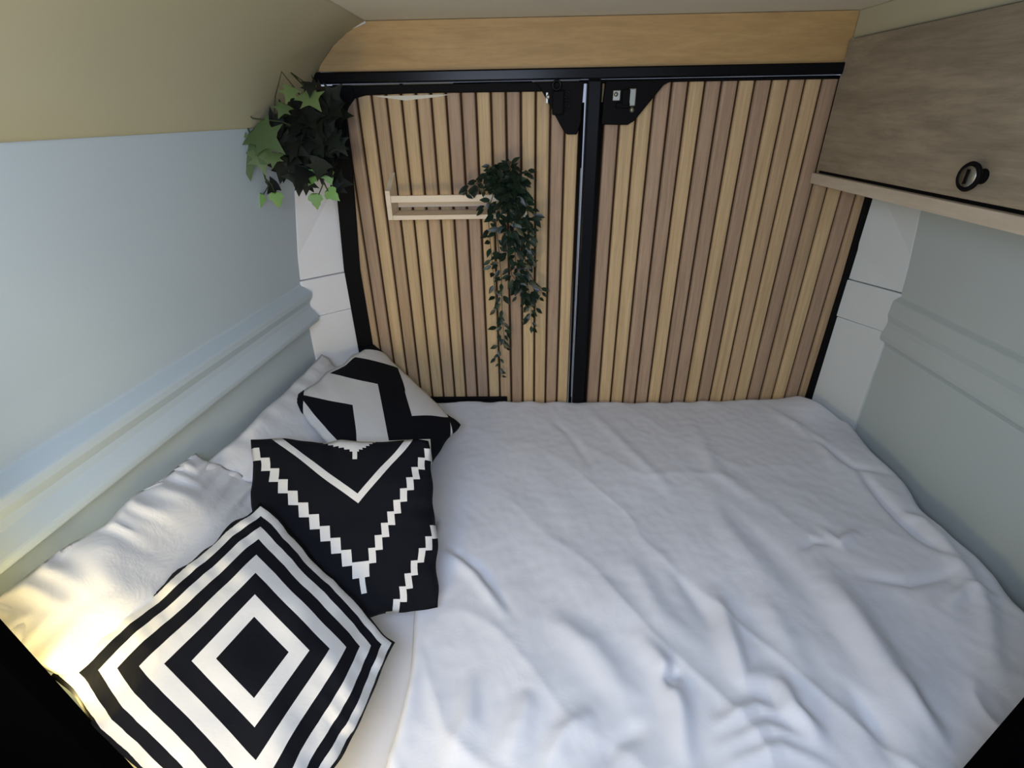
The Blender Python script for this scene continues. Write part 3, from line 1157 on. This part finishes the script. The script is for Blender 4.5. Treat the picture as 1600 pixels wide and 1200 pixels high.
# dark crowd of leaves round the basket
for k in range(85):
    px = rnd.gauss(487, 24)
    py = rnd.gauss(215, 34)
    px = min(522, max(430, px))
    py = min(290, max(148, py))
    Y = YI + rnd.uniform(-0.085, 0.05)
    p = P3(px, py, Y)
    d = Vector((rnd.uniform(-1, 1), rnd.uniform(-0.8, 0.2), rnd.uniform(-1.1, 0.5)))
    put_leaf(me_id, iv, p, d, Vector((rnd.uniform(-.4, .4), -1, 0.4)), rnd.uniform(0.035, 0.060))
# larger drooping dark leaves below
for a, b, s in (((470, 262), (462, 312), 0.07), ((445, 250), (432, 292), 0.06), ((480, 270), (474, 315), 0.055), ((455, 240), (440, 262), 0.06), ((520, 215), (532, 230), 0.05),
                ((440, 195), (405, 188), 0.055), ((500, 165), (512, 145), 0.05), ((515, 160), (528, 135), 0.05), ((505, 255), (500, 290), 0.05), ((376, 205), (372, 232), 0.05)):
    p, q = P3(*a, YI - 0.05), P3(*b, YI - 0.06)
    put_leaf(me_id, iv, p, q - p, Vector((0.1, -1, 0.3)), s)
# lit leaves: base pixel, tip pixel, size
big = [((372, 196), (331, 228), 0.068, me_i), ((400, 204), (450, 242), 0.084, me_i), ((385, 230), (388, 286), 0.078, me_i), ((405, 236), (416, 288), 0.058, me_i),
       ((368, 200), (366, 232), 0.045, me_id), ((478, 145), (500, 170), 0.058, me_i), ((456, 138), (442, 166), 0.040, me_i), ((485, 130), (482, 152), 0.036, me_id),
       ((446, 165), (432, 184), 0.038, me_i), ((430, 240), (424, 262), 0.04, me_i)]
for a, b, s, me in big:
    p, q = P3(*a, YI - 0.10), P3(*b, YI - 0.13)
    put_leaf(me, iv, p, q - p, Vector((0.15, -1, 0.55)), s * 0.92)
small = [((408, 304), (404, 326)), ((430, 302), (436, 326)), ((492, 270), (482, 287)), ((508, 266), (516, 284)), ((492, 304), (495, 322)), ((512, 298), (524, 308))]
for a, b in small:
    p, q = P3(*a, YI - 0.06), P3(*b, YI - 0.065)
    put_leaf(me_il, iv, p, q - p, Vector((rnd.uniform(-.3, .3), -1, 0.5)), 0.040)
stems = [[(487, 210, -.02), (470, 150, -.04), (440, 112, -.06), (430, 150, -.06), (428, 185, -.06)],
         [(487, 210, -.02), (480, 140, -.04), (455, 114, -.06), (475, 128, -.06), (495, 145, -.06)],
         [(487, 210, -.03), (440, 190, -.07), (395, 185, -.10), (372, 166, -.10), (366, 185, -.10)],
         [(372, 168, -.10), (385, 195, -.10), (398, 225, -.10), (405, 245, -.10)],
         [(402, 236, -.08), (415, 280, -.07), (420, 290, -.06), (410, 306, -.06)],
         [(415, 280, -.07), (424, 288, -.06), (430, 303, -.06)],
         [(500, 240, -.03), (505, 262, -.05), (506, 285, -.06), (498, 304, -.06)],
         [(505, 262, -.05), (495, 270, -.06)], [(505, 262, -.05), (510, 267, -.06)], [(506, 285, -.06), (513, 299, -.06)]]
for pts in stems:
    mk('stem', *tube([P3(a, b, YI + c) for a, b, c in pts], 0.0022, 5, 0.0014), m_stem, iv, smooth=True)
